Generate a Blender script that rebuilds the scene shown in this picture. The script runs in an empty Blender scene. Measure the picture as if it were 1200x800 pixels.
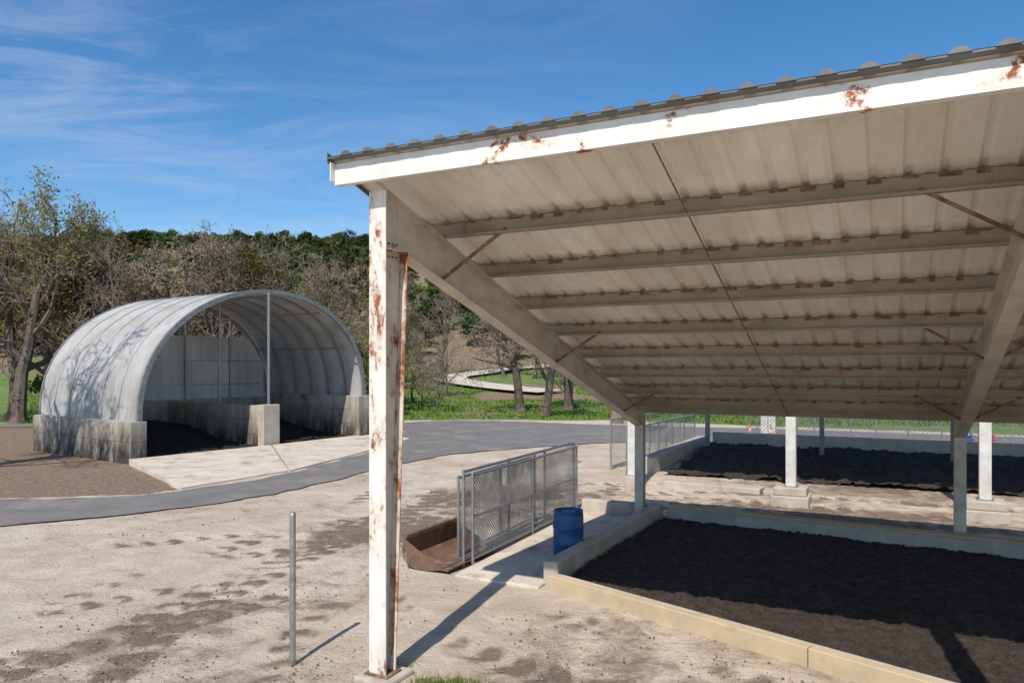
import bpy, bmesh, math, random
from mathutils import Vector, Matrix, noise, Euler
random.seed(7)
sc = bpy.context.scene
COL = sc.collection

# ------------------------------------------------------------------ materials
def new_mat(name):
    m = bpy.data.materials.new(name); m.use_nodes = True
    nt = m.node_tree; nt.nodes.clear()
    out = nt.nodes.new('ShaderNodeOutputMaterial')
    b = nt.nodes.new('ShaderNodeBsdfPrincipled')
    nt.links.new(b.outputs[0], out.inputs[0])
    return m, nt, b, out

def N(nt, t, **kw):
    n = nt.nodes.new(t)
    for k, v in kw.items():
        setattr(n, k, v)
    return n

def texco(nt, scale=(1, 1, 1), rot=(0, 0, 0), kind='Object'):
    tc = N(nt, 'ShaderNodeTexCoord'); mp = N(nt, 'ShaderNodeMapping')
    mp.inputs['Scale'].default_value = scale; mp.inputs['Rotation'].default_value = rot
    nt.links.new(tc.outputs[kind], mp.inputs[0]); return mp.outputs[0]

def noise_n(nt, vec, scale, detail=6, rough=0.6, dist=0.0):
    n = N(nt, 'ShaderNodeTexNoise')
    n.inputs['Scale'].default_value = scale; n.inputs['Detail'].default_value = detail
    n.inputs['Roughness'].default_value = rough; n.inputs['Distortion'].default_value = dist
    nt.links.new(vec, n.inputs['Vector']); return n.outputs[0]

def ramp(nt, fac, lo, hi, c0=(0, 0, 0, 1), c1=(1, 1, 1, 1)):
    r = N(nt, 'ShaderNodeValToRGB')
    r.color_ramp.elements[0].position = lo; r.color_ramp.elements[1].position = hi
    r.color_ramp.elements[0].color = c0; r.color_ramp.elements[1].color = c1
    nt.links.new(fac, r.inputs[0]); return r.outputs[0]

def mixc(nt, fac, a, b, blend='MIX'):
    m = N(nt, 'ShaderNodeMix', data_type='RGBA', blend_type=blend)
    for sock, v in ((m.inputs[0], fac), (m.inputs[6], a), (m.inputs[7], b)):
        if isinstance(v, (int, float)): sock.default_value = v
        elif isinstance(v, tuple): sock.default_value = (v[0], v[1], v[2], 1)
        else: nt.links.new(v, sock)
    return m.outputs[2]

def mth(nt, op, a, b=None, clamp=False):
    m = N(nt, 'ShaderNodeMath', operation=op, use_clamp=clamp)
    for i, v in enumerate((a, b)):
        if v is None: continue
        if isinstance(v, (int, float)): m.inputs[i].default_value = v
        else: nt.links.new(v, m.inputs[i])
    return m.outputs[0]

def bump(nt, b, h, strength=0.3, dist=0.02):
    bp = N(nt, 'ShaderNodeBump'); bp.inputs['Strength'].default_value = strength
    bp.inputs['Distance'].default_value = dist
    nt.links.new(h, bp.inputs['Height']); nt.links.new(bp.outputs[0], b.inputs['Normal'])

def simple(name, c1, c2, scale=3, rough=0.8, metal=0.0, lo=0.35, hi=0.65, bmp=0.2, bscale=40, bdist=0.01,
           stretch=(1, 1, 1), c3=None, s3=0.7, lo3=.55, hi3=.75, low=None):
    m, nt, b, out = new_mat(name)
    v = texco(nt, stretch)
    n = noise_n(nt, v, scale)
    col = mixc(nt, ramp(nt, n, lo, hi), c1, c2)
    if c3:
        col = mixc(nt, ramp(nt, noise_n(nt, v, s3, 8, .7), lo3, hi3), col, c3)
    if low:   # dirt splashed up from the ground: (colour, height)
        tc = N(nt, 'ShaderNodeTexCoord'); sx = N(nt, 'ShaderNodeSeparateXYZ'); nt.links.new(tc.outputs['Object'], sx.inputs[0])
        f = mth(nt, 'SUBTRACT', 1.0, mth(nt, 'DIVIDE', sx.outputs[2], low[1]), True)
        f = mth(nt, 'MULTIPLY', f, ramp(nt, noise_n(nt, texco(nt, (1, 1, .3)), 2.4, 7, .7), .30, .55))
        col = mixc(nt, mth(nt, 'MULTIPLY', f, 1.3, True), col, low[0])
    nt.links.new(col, b.inputs['Base Color'])
    b.inputs['Roughness'].default_value = rough; b.inputs['Metallic'].default_value = metal
    if bmp:
        bump(nt, b, noise_n(nt, v, bscale, 4, .6), bmp, bdist)
    return m

def painted(name, base, dirt, rust_lo, rust_hi, scale=2.2, rough=0.5, stretch=(1, 1, .35), halo_k=.45):
    m, nt, b, out = new_mat(name)
    v = texco(nt, stretch)
    v2 = texco(nt, (1, 1, 1))
    col = mixc(nt, ramp(nt, noise_n(nt, v, 3.0, 8, .7), .42, .75), base, dirt)
    rn = noise_n(nt, v, scale, 9, .68, .3)
    rn2 = noise_n(nt, v2, 14, 5, .6)
    r = mth(nt, 'ADD', mth(nt, 'MULTIPLY', rn, .8), mth(nt, 'MULTIPLY', rn2, .2))
    rm = ramp(nt, r, rust_lo, rust_hi)
    rc = mixc(nt, ramp(nt, noise_n(nt, v2, 22, 4, .6), .35, .65), (.40, .125, .04), (.15, .055, .027))
    halo = ramp(nt, r, rust_lo - .05, rust_hi)
    col = mixc(nt, mth(nt, 'MULTIPLY', halo, halo_k), col, (.50, .30, .17))
    col = mixc(nt, rm, col, rc)
    nt.links.new(col, b.inputs['Base Color'])
    nt.links.new(mth(nt, 'ADD', mth(nt, 'MULTIPLY', rm, .4), rough), b.inputs['Roughness'])
    bump(nt, b, mth(nt, 'ADD', rm, noise_n(nt, v2, 30, 3)), .15, .004)
    return m

M = {}
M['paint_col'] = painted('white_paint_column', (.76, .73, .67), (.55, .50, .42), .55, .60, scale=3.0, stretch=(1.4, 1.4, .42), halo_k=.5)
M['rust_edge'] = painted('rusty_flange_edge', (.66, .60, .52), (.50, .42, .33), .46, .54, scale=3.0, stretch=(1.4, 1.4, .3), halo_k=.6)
M['paint_web_shade'] = painted('white_paint_web_shaded', (.60, .56, .49), (.40, .35, .28), .57, .62, scale=3.0, stretch=(1.4, 1.4, .8))  # column white darkened: recess shade put into the web colour, plus dirt and rust
M['fascia'] = painted('white_fascia', (.78, .76, .71), (.62, .58, .5), .585, .62, scale=2.4, stretch=(.8, .8, 1))
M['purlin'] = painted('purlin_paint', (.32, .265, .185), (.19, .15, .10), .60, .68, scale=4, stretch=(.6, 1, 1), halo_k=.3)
M['rafter'] = painted('rafter_paint', (.60, .55, .46), (.38, .32, .245), .61, .68, scale=3, stretch=(1, .5, 1))
M['rusty'] = simple('rust', (.14, .07, .038), (.25, .17, .11), 9, .9, 0, .45, .62)
M['whitepost'] = simple('white_post_paint', (.68, .66, .62), (.52, .49, .43), 3, .5)
M['galv'] = simple('galvanised_steel', (.42, .43, .44), (.30, .31, .32), 12, .42, .75, bmp=.05)
M['galv_dull'] = simple('galvanised_dull', (.27, .28, .285), (.18, .18, .175), 6, .6, .35, bmp=.05)
M['rooftop'] = simple('roof_top_metal', (.17, .18, .185), (.11, .105, .095), 3, .6, .3)
M['concrete'] = simple('concrete', (.50, .445, .37), (.36, .31, .25), 2.2, .9, 0, .35, .7, .35, 60, .01, c3=(.24, .19, .145), s3=1.3, lo3=.56, hi3=.72)
M['concrete_pale'] = simple('concrete_slab', (.62, .55, .46), (.49, .425, .34), 1.4, .9, 0, .35, .7, .35, 60, .01, c3=(.28, .22, .16), s3=1.1, lo3=.52, hi3=.70)
M['concrete_old'] = simple('concrete_stained', (.46, .42, .35), (.30, .27, .22), 1.6, .9, 0, .38, .66, .35, 30, .02, stretch=(1, 1, .35), c3=(.12, .10, .08), s3=1.1, lo3=.54, hi3=.72, low=((.055, .045, .035), 1.7))
M['timber'] = simple('timber', (.55, .43, .27), (.42, .33, .22), 2.5, .8, 0, .3, .7, .25, 30, .01, c3=(.27, .21, .15), s3=1.5)
M['compost'] = simple('compost', (.036, .025, .019), (.10, .072, .052), 7, .95, 0, .4, .75, 1.0, 22, .12)
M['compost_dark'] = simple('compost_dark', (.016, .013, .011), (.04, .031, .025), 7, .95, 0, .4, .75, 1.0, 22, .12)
M['asphalt'] = simple('asphalt', (.14, .131, .123), (.20, .182, .165), .9, .9, 0, .3, .7, .3, 120, .006, c3=(.33, .28, .225), s3=.5, lo3=.53, hi3=.72)
M['blue'] = simple('blue_plastic', (.008, .060, .19), (.014, .085, .24), 4, .42, 0, bmp=.03, c3=(.05, .10, .17), s3=2.5, lo3=.6, hi3=.8)
M['bucket'] = simple('rusty_bucket_steel', (.20, .115, .07), (.11, .065, .045), 5, .85, .1, c3=(.36, .27, .19), s3=3, bmp=.3)
M['whitepanel'] = simple('white_panel', (.66, .66, .64), (.50, .49, .47), 1.2, .6, stretch=(1, 1, .4))
M['black'] = simple('dark_rubber', (.03, .03, .03), (.05, .05, .05), 5, .8)
M['redpaint'] = simple('red_paint', (.45, .04, .03), (.3, .05, .03), 5, .5)
M['orange'] = simple('orange_plastic', (.75, .16, .03), (.6, .13, .03), 5, .5)
M['bark'] = simple('bark', (.17, .135, .105), (.085, .068, .054), 6, .95, 0, .35, .65, .6, 18, .05, stretch=(1, 1, .3))
M['bark_pale'] = simple('bark_twigs', (.27, .22, .175), (.16, .125, .10), 4, .95, 0, bmp=0)
M['pebble'] = simple('pebbles', (.40, .34, .28), (.13, .10, .075), 1.5, .9, 0, .4, .6)
M['clod'] = simple('soil_clods', (.24, .175, .125), (.13, .095, .068), 1.5, .9, 0, .4, .6)

def leaf_mat(name, a, b2, s=1.2, tr=.35):
    m = bpy.data.materials.new(name); m.use_nodes = True; nt = m.node_tree; nt.nodes.clear()
    out = N(nt, 'ShaderNodeOutputMaterial')
    v = texco(nt)
    col = mixc(nt, ramp(nt, noise_n(nt, v, s, 2, .7), .38, .62), a, b2)
    oi = N(nt, 'ShaderNodeObjectInfo')
    hsv = N(nt, 'ShaderNodeHueSaturation')
    nt.links.new(mth(nt, 'ADD', mth(nt, 'MULTIPLY', oi.outputs['Random'], .05), .475), hsv.inputs['Hue'])
    nt.links.new(mth(nt, 'ADD', mth(nt, 'MULTIPLY', oi.outputs['Random'], .7), .65), hsv.inputs['Value'])
    nt.links.new(col, hsv.inputs['Color'])
    d = N(nt, 'ShaderNodeBsdfDiffuse'); nt.links.new(hsv.outputs[0], d.inputs[0])
    if tr:
        t = N(nt, 'ShaderNodeBsdfTranslucent'); mx = N(nt, 'ShaderNodeMixShader')
        mx.inputs[0].default_value = tr
        nt.links.new(hsv.outputs[0], t.inputs[0])
        nt.links.new(d.outputs[0], mx.inputs[1]); nt.links.new(t.outputs[0], mx.inputs[2]); nt.links.new(mx.outputs[0], out.inputs[0])
    else: nt.links.new(d.outputs[0], out.inputs[0])
    return m
M['leaf_y'] = leaf_mat('fresh_leaves', (.27, .25, .06), (.17, .175, .045))
M['leaf_g'] = leaf_mat('oak_leaves', (.044, .070, .022), (.082, .105, .034), tr=0)
M['leaf_o'] = leaf_mat('olive_leaves', (.15, .155, .045), (.10, .105, .04), tr=0)
M['leaf_b'] = leaf_mat('bud_leaves', (.22, .17, .115), (.15, .115, .08), tr=0)
M['grassm'] = leaf_mat('grass_blades', (.11, .21, .028), (.19, .27, .05))

def mk_roof_under():
    m, nt, b, out = new_mat('roof_sheet_underside')
    v = texco(nt, (1, .25, 1)); v2 = texco(nt)
    col = mixc(nt, ramp(nt, noise_n(nt, v, 2.5, 8, .7), .4, .72), (.86, .825, .75), (.68, .61, .50))
    tc = N(nt, 'ShaderNodeTexCoord'); sx = N(nt, 'ShaderNodeSeparateXYZ'); nt.links.new(tc.outputs['Object'], sx.inputs[0])
    ph = mth(nt, 'FRACT', mth(nt, 'DIVIDE', mth(nt, 'ADD', sx.outputs[1], .6), 1.2))
    dd = mth(nt, 'ABSOLUTE', mth(nt, 'SUBTRACT', ph, .5))
    near = mth(nt, 'SUBTRACT', 1.0, mth(nt, 'MULTIPLY', dd, 6), True)
    g = mth(nt, 'MULTIPLY', near, ramp(nt, noise_n(nt, v2, 7, 6, .7), .32, .58))
    col = mixc(nt, mth(nt, 'MULTIPLY', g, .8), col, (.27, .18, .11))
    fl = mth(nt, 'FLOOR', mth(nt, 'DIVIDE', sx.outputs[0], .915))
    wn = N(nt, 'ShaderNodeTexWhiteNoise', noise_dimensions='1D'); nt.links.new(fl, wn.inputs['W'])
    col = mixc(nt, mth(nt, 'MULTIPLY', wn.outputs[0], .25), col, (.48, .42, .33))
    nt.links.new(col, b.inputs['Base Color']); b.inputs['Roughness'].default_value = .45
    return m
M['roof_under'] = mk_roof_under()

def mk_fabric():
    m = bpy.data.materials.new('grey_fabric'); m.use_nodes = True; nt = m.node_tree; nt.nodes.clear()
    out = N(nt, 'ShaderNodeOutputMaterial')
    v = texco(nt, (1, 1, .35)); v2 = texco(nt)
    col = mixc(nt, ramp(nt, noise_n(nt, v, 1.6, 8, .7), .35, .7), (.44, .435, .42), (.33, .322, .305))
    col = mixc(nt, mth(nt, 'MULTIPLY', ramp(nt, noise_n(nt, v2, .5, 6, .7), .48, .78), .7), col, (.20, .19, .175))
    d = N(nt, 'ShaderNodeBsdfDiffuse'); t = N(nt, 'ShaderNodeBsdfTranslucent'); mx = N(nt, 'ShaderNodeMixShader')
    mx.inputs[0].default_value = .04
    nt.links.new(col, d.inputs[0]); nt.links.new(col, t.inputs[0])
    nt.links.new(d.outputs[0], mx.inputs[1]); nt.links.new(t.outputs[0], mx.inputs[2]); nt.links.new(mx.outputs[0], out.inputs[0])
    return m
M['fabric'] = mk_fabric()

def mk_ground():
    m, nt, b, out = new_mat('ground_soil')
    v = texco(nt)
    at = N(nt, 'ShaderNodeAttribute', attribute_name='mask'); sp = N(nt, 'ShaderNodeSeparateColor')
    nt.links.new(at.outputs['Color'], sp.inputs[0])
    big = noise_n(nt, v, .35, 8, .65, .3); med = noise_n(nt, v, 1.6, 9, .7, .4); fine = noise_n(nt, v, 14, 6, .7)
    pale = mixc(nt, ramp(nt, med, .35, .65), (.66, .565, .445), (.52, .42, .315))
    pale = mixc(nt, mth(nt, 'MULTIPLY', ramp(nt, big, .44, .66), .75), pale, (.43, .315, .225))
    dark = mixc(nt, ramp(nt, fine, .35, .7), (.14, .098, .068), (.29, .215, .155))
    w = mth(nt, 'ADD', sp.outputs[0], mth(nt, 'MULTIPLY', mth(nt, 'SUBTRACT', med, .5), 1.7))
    w = mth(nt, 'ADD', w, mth(nt, 'MULTIPLY', mth(nt, 'SUBTRACT', big, .5), 1.2))
    w = mth(nt, 'ADD', w, mth(nt, 'MULTIPLY', mth(nt, 'SUBTRACT', fine, .5), .9))
    col = mixc(nt, ramp(nt, w, .34, .82), pale, dark)
    speck = ramp(nt, noise_n(nt, v, 34, 5, .75), .55, .64)
    sk2 = ramp(nt, noise_n(nt, v, 2.3, 4, .6), .4, .65)
    col = mixc(nt, mth(nt, 'MULTIPLY', mth(nt, 'MULTIPLY', speck, sk2), .75), col, (.15, .105, .075))
    lit = mixc(nt, ramp(nt, noise_n(nt, v, 9, 7, .8), .38, .66), (.13, .082, .052), (.37, .255, .17))
    wl = mth(nt, 'ADD', sp.outputs[2], mth(nt, 'MULTIPLY', mth(nt, 'SUBTRACT', med, .5), 1.0))
    col = mixc(nt, ramp(nt, wl, .42, .58), col, lit)
    gr = mixc(nt, ramp(nt, noise_n(nt, v, .45, 8, .75), .38, .62), (.08, .16, .022), (.18, .22, .05))
    gr = mixc(nt, mth(nt, 'MULTIPLY', ramp(nt, noise_n(nt, v, .13, 7, .7), .5, .7), .6), gr, (.20, .16, .085))
    wg = mth(nt, 'ADD', sp.outputs[1], mth(nt, 'MULTIPLY', mth(nt, 'SUBTRACT', med, .5), .9))
    col = mixc(nt, ramp(nt, wg, .42, .58), col, gr)
    nt.links.new(col, b.inputs['Base Color']); b.inputs['Roughness'].default_value = .95
    h = mth(nt, 'ADD', mth(nt, 'MULTIPLY', med, 1.0), mth(nt, 'MULTIPLY', fine, .5))
    h = mth(nt, 'ADD', h, mth(nt, 'MULTIPLY', noise_n(nt, v, 60, 3, .6), .18))
    bump(nt, b, h, .9, .10)
    return m
M['ground'] = mk_ground()

# ------------------------------------------------------------------ mesh helpers
class MB:
    def __init__(s): s.v = []; s.f = []; s.m = []; s.mats = []
    def mi(s, mat):
        if mat not in s.mats: s.mats.append(mat)
        return s.mats.index(mat)
    def add(s, vs, fs, mat):
        o = len(s.v); k = s.mi(mat); s.v.extend([tuple(p) for p in vs])
        for f in fs: s.f.append(tuple(i + o for i in f)); s.m.append(k)
    def hexa(s, p, mat):
        s.add(p, [(3, 2, 1, 0), (4, 5, 6, 7), (0, 1, 5, 4), (1, 2, 6, 5), (2, 3, 7, 6), (3, 0, 4, 7)], mat)
    def box(s, x0, x1, y0, y1, z0, z1, mat):
        s.hexa([(x0, y0, z0), (x1, y0, z0), (x1, y1, z0), (x0, y1, z0), (x0, y0, z1), (x1, y0, z1), (x1, y1, z1), (x0, y1, z1)], mat)
    def wall(s, a, b, w, z0, z1, mat):
        a = Vector(a); b = Vector(b); d = (b - a).normalized(); n = Vector((-d.y, d.x)) * (w / 2)
        c = [a - n, b - n, b + n, a + n]
        s.hexa([(p.x, p.y, z0) for p in c] + [(p.x, p.y, z1) for p in c], mat)
    def yz(s, x0, x1, q, mat):
        s.hexa([(x0, *q[0]), (x1, *q[0]), (x1, *q[1]), (x0, *q[1]), (x0, *q[3]), (x1, *q[3]), (x1, *q[2]), (x0, *q[2])], mat)
    def tube(s, p0, p1, r0, r1, n, mat, cap=True):
        p0 = Vector(p0); p1 = Vector(p1); d = (p1 - p0)
        if d.length < 1e-6: return
        d.normalize(); a = d.orthogonal().normalized(); b = d.cross(a)
        vs = []
        for p, r in ((p0, r0), (p1, r1)):
            for i in range(n):
                t = 2 * math.pi * i / n; vs.append(p + (a * math.cos(t) + b * math.sin(t)) * r)
        fs = [(i, (i + 1) % n, n + (i + 1) % n, n + i) for i in range(n)]
        if cap: fs += [tuple(range(n))[::-1], tuple(range(n, 2 * n))]
        s.add(vs, fs, mat)
    def mesh(s, name, smooth=False):
        me = bpy.data.meshes.new(name); me.from_pydata(s.v, [], s.f)
        for m in s.mats: me.materials.append(M[m])
        me.polygons.foreach_set('material_index', s.m)
        if smooth: me.polygons.foreach_set('use_smooth', [True] * len(s.f))
        me.update(); return me
    def obj(s, name, parent=None, smooth=False, bevel=0, loc=None, rot=None):
        o = bpy.data.objects.new(name, s.mesh(name, smooth)); COL.objects.link(o)
        if parent: o.parent = parent
        if loc: o.location = loc
        if rot: o.rotation_euler = (0, 0, rot)
        if bevel:
            md = o.modifiers.new('bevel', 'BEVEL'); md.width = bevel; md.segments = 2; md.limit_method = 'ANGLE'
        return o

def empty(name, loc=(0, 0, 0), rot=0):
    e = bpy.data.objects.new(name, None); COL.objects.link(e); e.location = loc; e.rotation_euler = (0, 0, rot)
    e.empty_display_size = .3; return e

def ss(t): t = max(0, min(1, t)); return t * t * (3 - 2 * t)
def nz(x, y, s=1, o=0): return noise.noise(Vector((x * s + o, y * s - o, o * .37)))
def smooth_line(P, k=6):
    out = []
    for i in range(len(P) - 1):
        p0 = Vector(P[max(0, i - 1)]); p1 = Vector(P[i]); p2 = Vector(P[i + 1]); p3 = Vector(P[min(len(P) - 1, i + 2)])
        for j in range(k):
            t = j / k
            out.append(tuple(.5 * ((2 * p1) + (p2 - p0) * t + (2 * p0 - 5 * p1 + 4 * p2 - p3) * t * t + (3 * p1 - p0 - 3 * p2 + p3) * t ** 3)))
    out.append(tuple(P[-1])); return out

# ------------------------------------------------------------------ terrain
TR = []
for P, off in (([(-3.2, 5), (-3.7, 9), (-3.3, 12), (-1.9, 15.6), (.8, 18.9), (5, 20.0), (10, 18.3), (17, 14.8)], .9),
               ([(-14, 11.5), (-9, 13.2), (-4.6, 15.2), (-.8, 18.4), (2.2, 22), (3.4, 28)], .9),
               ([(-2.2, 14), (-.9, 11.2), (.6, 9.4), (3, 7.0), (6, 4)], .85),
               ([(-9, 5), (-6.5, 9), (-5.5, 12.5), (-3.6, 16.5), (-3.0, 21)], .9),
               ([(-12, 8), (-7, 9.5), (-3.8, 12.5), (-2.4, 17), (.5, 21), (5, 21.5)], .9),
               ([(4.5, 19.2), (8.5, 17.2), (13, 14.9), (18, 12)], .9),
               ([(3.5, 18.0), (8.3, 15.9), (13, 13.4), (18, 10.6)], .8)):
    L = [Vector(p) for p in smooth_line(P, 5)]
    for sgn in (-1, 1):
        q = []
        for i, p in enumerate(L):
            d = (L[min(i + 1, len(L) - 1)] - L[max(0, i - 1)]).normalized(); q.append(p + Vector((-d.y, d.x)) * off * sgn)
        TR.append(q)
def rut(x, y):
    """returns (depth 0..1, lug pattern)"""
    if y < 4 or y > 29 or abs(x) > 18: return 0, 0
    p = Vector((x + .12 * nz(x, y, .7, 2), y + .12 * nz(x, y, .7, 6))); r = 0; lug = 0
    for q in TR:
        s0 = 0
        for a, b in zip(q[:-1], q[1:]):
            ab = b - a; ln = ab.length
            if abs(a.x - p.x) < 2.4 and abs(a.y - p.y) < 2.6:
                t = max(0, min(1, (p - a).dot(ab) / ab.length_squared)); d = (p - a - ab * t).length
                if d < .30:
                    rr = ss((.30 - d) / .12)
                    if rr > r:
                        r = rr; lug = math.sin((s0 + t * ln + d * .6) * 12.0)
            s0 += ln
    k = max(0, min(1, .60 + 1.3 * nz(x, y, .6, 12)))
    return r * k, lug * r * k
def terr(x, y):
    if y < 50: return 0.0
    z = 2.2 * ss((y - 52) / 55) + (43 + 5 * nz(x, 0, .012, 3)) * ss((y - 92) / 190)
    k = ss((y - 70) / 60)
    z += k * (2.2 * nz(x, y, .03, 5) + 1.0 * nz(x, y, .09, 9))
    return z
def inpoly(x, y, P):
    c = False; n = len(P); j = n - 1
    for i in range(n):
        xi, yi = P[i]; xj, yj = P[j]
        if (yi > y) != (yj > y) and x < (xj - xi) * (y - yi) / (yj - yi) + xi: c = not c
        j = i
    return c
def axis(lo, hi, a, b, fine, coarse_mul=1.12, cap=.42, b2=60):
    out = []; t = a
    while t <= b: out.append(t); t += fine
    s = fine; t = out[-1]
    while t < hi:
        s *= coarse_mul
        if abs(t) < b2: s = min(s, cap)
        t += s; out.append(t)
    s = fine; t = out[0]; left = []
    while t > lo:
        s *= coarse_mul
        if abs(t) < 24: s = min(s, cap)
        t -= s; left.append(t)
    return left[::-1] + out
LIT = [(-80, 19.6), (-17, 19.3), (-10.4, 20.4), (-9.6, 21.4), (-13.2, 27.0), (-8, 37), (-6.6, 40), (-7, 50), (-80, 50)]
def masks(x, y):
    e = .9 * nz(x, y, .5, 2)
    def g(cx, cy, rx, ry, a=0):
        ca, sa = math.cos(a), math.sin(a); dx, dy = x - cx, y - cy
        p, q = (dx * ca + dy * sa) / rx, (-dx * sa + dy * ca) / ry
        return math.exp(-(p * p + q * q))
    mud = .20 + .75 * g(-2.4, 16.0, 2.6, 1.1, .5) + .55 * g(0, 20.5, 3.5, 1.6, .3) + .4 * g(1.2, 9.5, 2.0, 1.6, -.8) \
        + .55 * g(8, 17.5, 6, 1.6, -.45) + .4 * g(-3.5, 11.5, 2.4, 1.0, .9) + .5 * g(11, 21, 6, 2.0, -.45) - .35 * g(-7, 12.5, 3.5, 2.0, .3) + .3 * g(-4.5, 8, 2, 1.3) \
        - .35 * g(-.2, 10.6, .9, 1.8, -.4) - .4 * g(4, 24, 2, 5, 0) + .4 * g(6.5, 16.3, 4, .7, -.5) + .25 * g(.8, 7.6, 1.5, .9) - .3 * g(-1.8, 10.5, 1.0, 1.5)
    lit = 1.0 if inpoly(x + e * .5, y + e * .3, LIT) else 0.0
    yb = 49.2 if x < 6 else max(36.5, 49.2 - (x - 6) * .52)
    gr = ss((y + e - yb + .8) / 1.6)
    if x < -14: gr = ss((y + 2 * e - 44) / 3)
    if lit and gr > .5: lit = 0
    if gr > .3 and y > 52 and y < 90:
        if nz(x, y, .11, 4) > .18: gr *= .35; lit = .8
    if y > 88:
        k = ss((y - 88) / 20); gr *= 1 - k * (.55 + .4 * nz(x, y, .05, 8)); lit = max(lit, k * (.75 + .3 * nz(x, y, .04, 1)))
    return mud, gr, lit
xs = axis(-420, 420, -10, 12, .10, 1.10, .42, 30); ys = axis(-40, 900, 5, 24, .10, 1.09, .42, 62)
vs = []; cols = []
for y in ys:
    for x in xs:
        z = terr(x, y); a, g_, l_ = masks(x, y); r, lg = rut(x, y)
        if y < 50 and abs(x) < 40:
            z = -.026 + .010 * nz(x, y, 1.2, 3) + .007 * nz(x, y, 3.5, 5) - .032 * r + .016 * lg
            if 5 < y < 25: z += .007 * nz(x, y, 7, 2)
        cols += [a + .42 * r + .42 * lg, g_, l_, 1]; vs.append((x, y, z))
nx = len(xs)
fs = [(j * nx + i, j * nx + i + 1, (j + 1) * nx + i + 1, (j + 1) * nx + i) for j in range(len(ys) - 1) for i in range(nx - 1)]
me = bpy.data.meshes.new('ground'); me.from_pydata(vs, [], fs); me.materials.append(M['ground'])
ca = me.color_attributes.new('mask', 'FLOAT_COLOR', 'POINT'); ca.data.foreach_set('color', cols)
me.polygons.foreach_set('use_smooth', [True] * len(fs)); me.update()
go = bpy.data.objects.new('ground', me); COL.objects.link(go)

def sheet(name, pts, z, mat, rough=.12, sub=.8):
    P = []; n = len(pts)
    for i in range(n):
        a = Vector(pts[i]); b = Vector(pts[(i + 1) % n]); L = (b - a).length; k = max(1, int(L / sub))
        d = (b - a).normalized() if L else Vector((1, 0)); nn = Vector((-d.y, d.x))
        for j in range(k):
            p = a.lerp(b, j / k); p = p + nn * rough * (nz(p.x, p.y, 1.1, 3) + .5 * nz(p.x, p.y, 3.5, 8)); P.append(p)
    bm = bmesh.new(); f = bm.faces.new([bm.verts.new((p.x, p.y, z)) for p in P]); f.normal_update()
    if f.normal.z < 0: f.normal_flip()
    bmesh.ops.triangulate(bm, faces=[f], ngon_method='EAR_CLIP')
    me = bpy.data.meshes.new(name); bm.to_mesh(me); bm.free(); me.materials.append(M[mat])
    o = bpy.data.objects.new(name, me); COL.objects.link(o); return o
low = smooth_line([(-60, 13.4), (-30, 14.6), (-15, 15.8), (-11.3, 16.4), (-8.2, 18.4), (-6.2, 21.3), (-4.5, 25.8), (-2.3, 29.8), (1.56, 32.6), (4.9, 34.4), (9.5, 34.3), (20, 30.2), (45, 18)])
up = smooth_line([(-60, 17.4), (-30, 18.3), (-17.5, 18.97), (-13.55, 19.58), (-10.4, 20.1), (-9.24, 21.1), (-7.5, 24.1), (-6.12, 29.5), (-5.3, 33.7), (-5.6, 38), (-6.5, 44), (-6.8, 46.7), (-2.26, 48.6), (6.2, 44.6), (11, 43.2), (18, 40.5), (27, 36), (50, 24)])
sheet('asphalt_road', low + up[::-1], .006, 'asphalt', .24, .3)
sheet('asphalt_lane', [(-60, 43.5), (-22, 46.3), (-14, 47), (-6.9, 46.9), (-6.9, 44), (-14, 44.4), (-22, 43.6), (-60, 40.5)], .012, 'asphalt', .15)
mb = MB()
def slab(P, mat='concrete_pale'):
    mb.add([(x, y, z) for x, y, z in P] + [(x, y, -.05) for x, y, z in P], [tuple(range(len(P)))] + [(i, len(P) + i, len(P) + (i + 1) % len(P), (i + 1) % len(P)) for i in range(len(P))], mat)
slab([(-9.55, 21.35, .018), (-8.7, 22.9, .018), (-7.55, 24.9, .018), (-10.25, 31.45, .20), (-13.75, 26.55, .20)])
slab([(-7.5, 25.0, .018), (-6.35, 29.4, .018), (-5.6, 33.0, .018), (-5.0, 36.3, .018), (-7.1, 36.6, .20), (-10.2, 31.5, .20)])
mb.obj('concrete_apron')
pl = smooth_line([(4, 74), (-1, 79), (-6, 88), (-8, 97), (-4, 104), (2, 110), (10, 114), (20, 118)], 6); mb = MB(); vv = []
for i, p in enumerate(pl):
    a = Vector(pl[max(0, i - 1)]); b = Vector(pl[min(len(pl) - 1, i + 1)]); d = (b - a).normalized(); n_ = Vector((-d.y, d.x)) * 2.2
    for q in (-1, 1):
        x, y = p[0] + n_.x * q, p[1] + n_.y * q; vv.append((x, y, terr(x, y) + .35))
mb.add(vv, [(2 * i, 2 * i + 1, 2 * i + 3, 2 * i + 2) for i in range(len(pl) - 1)], 'concrete_pale'); mb.obj('gravel_path')

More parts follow.
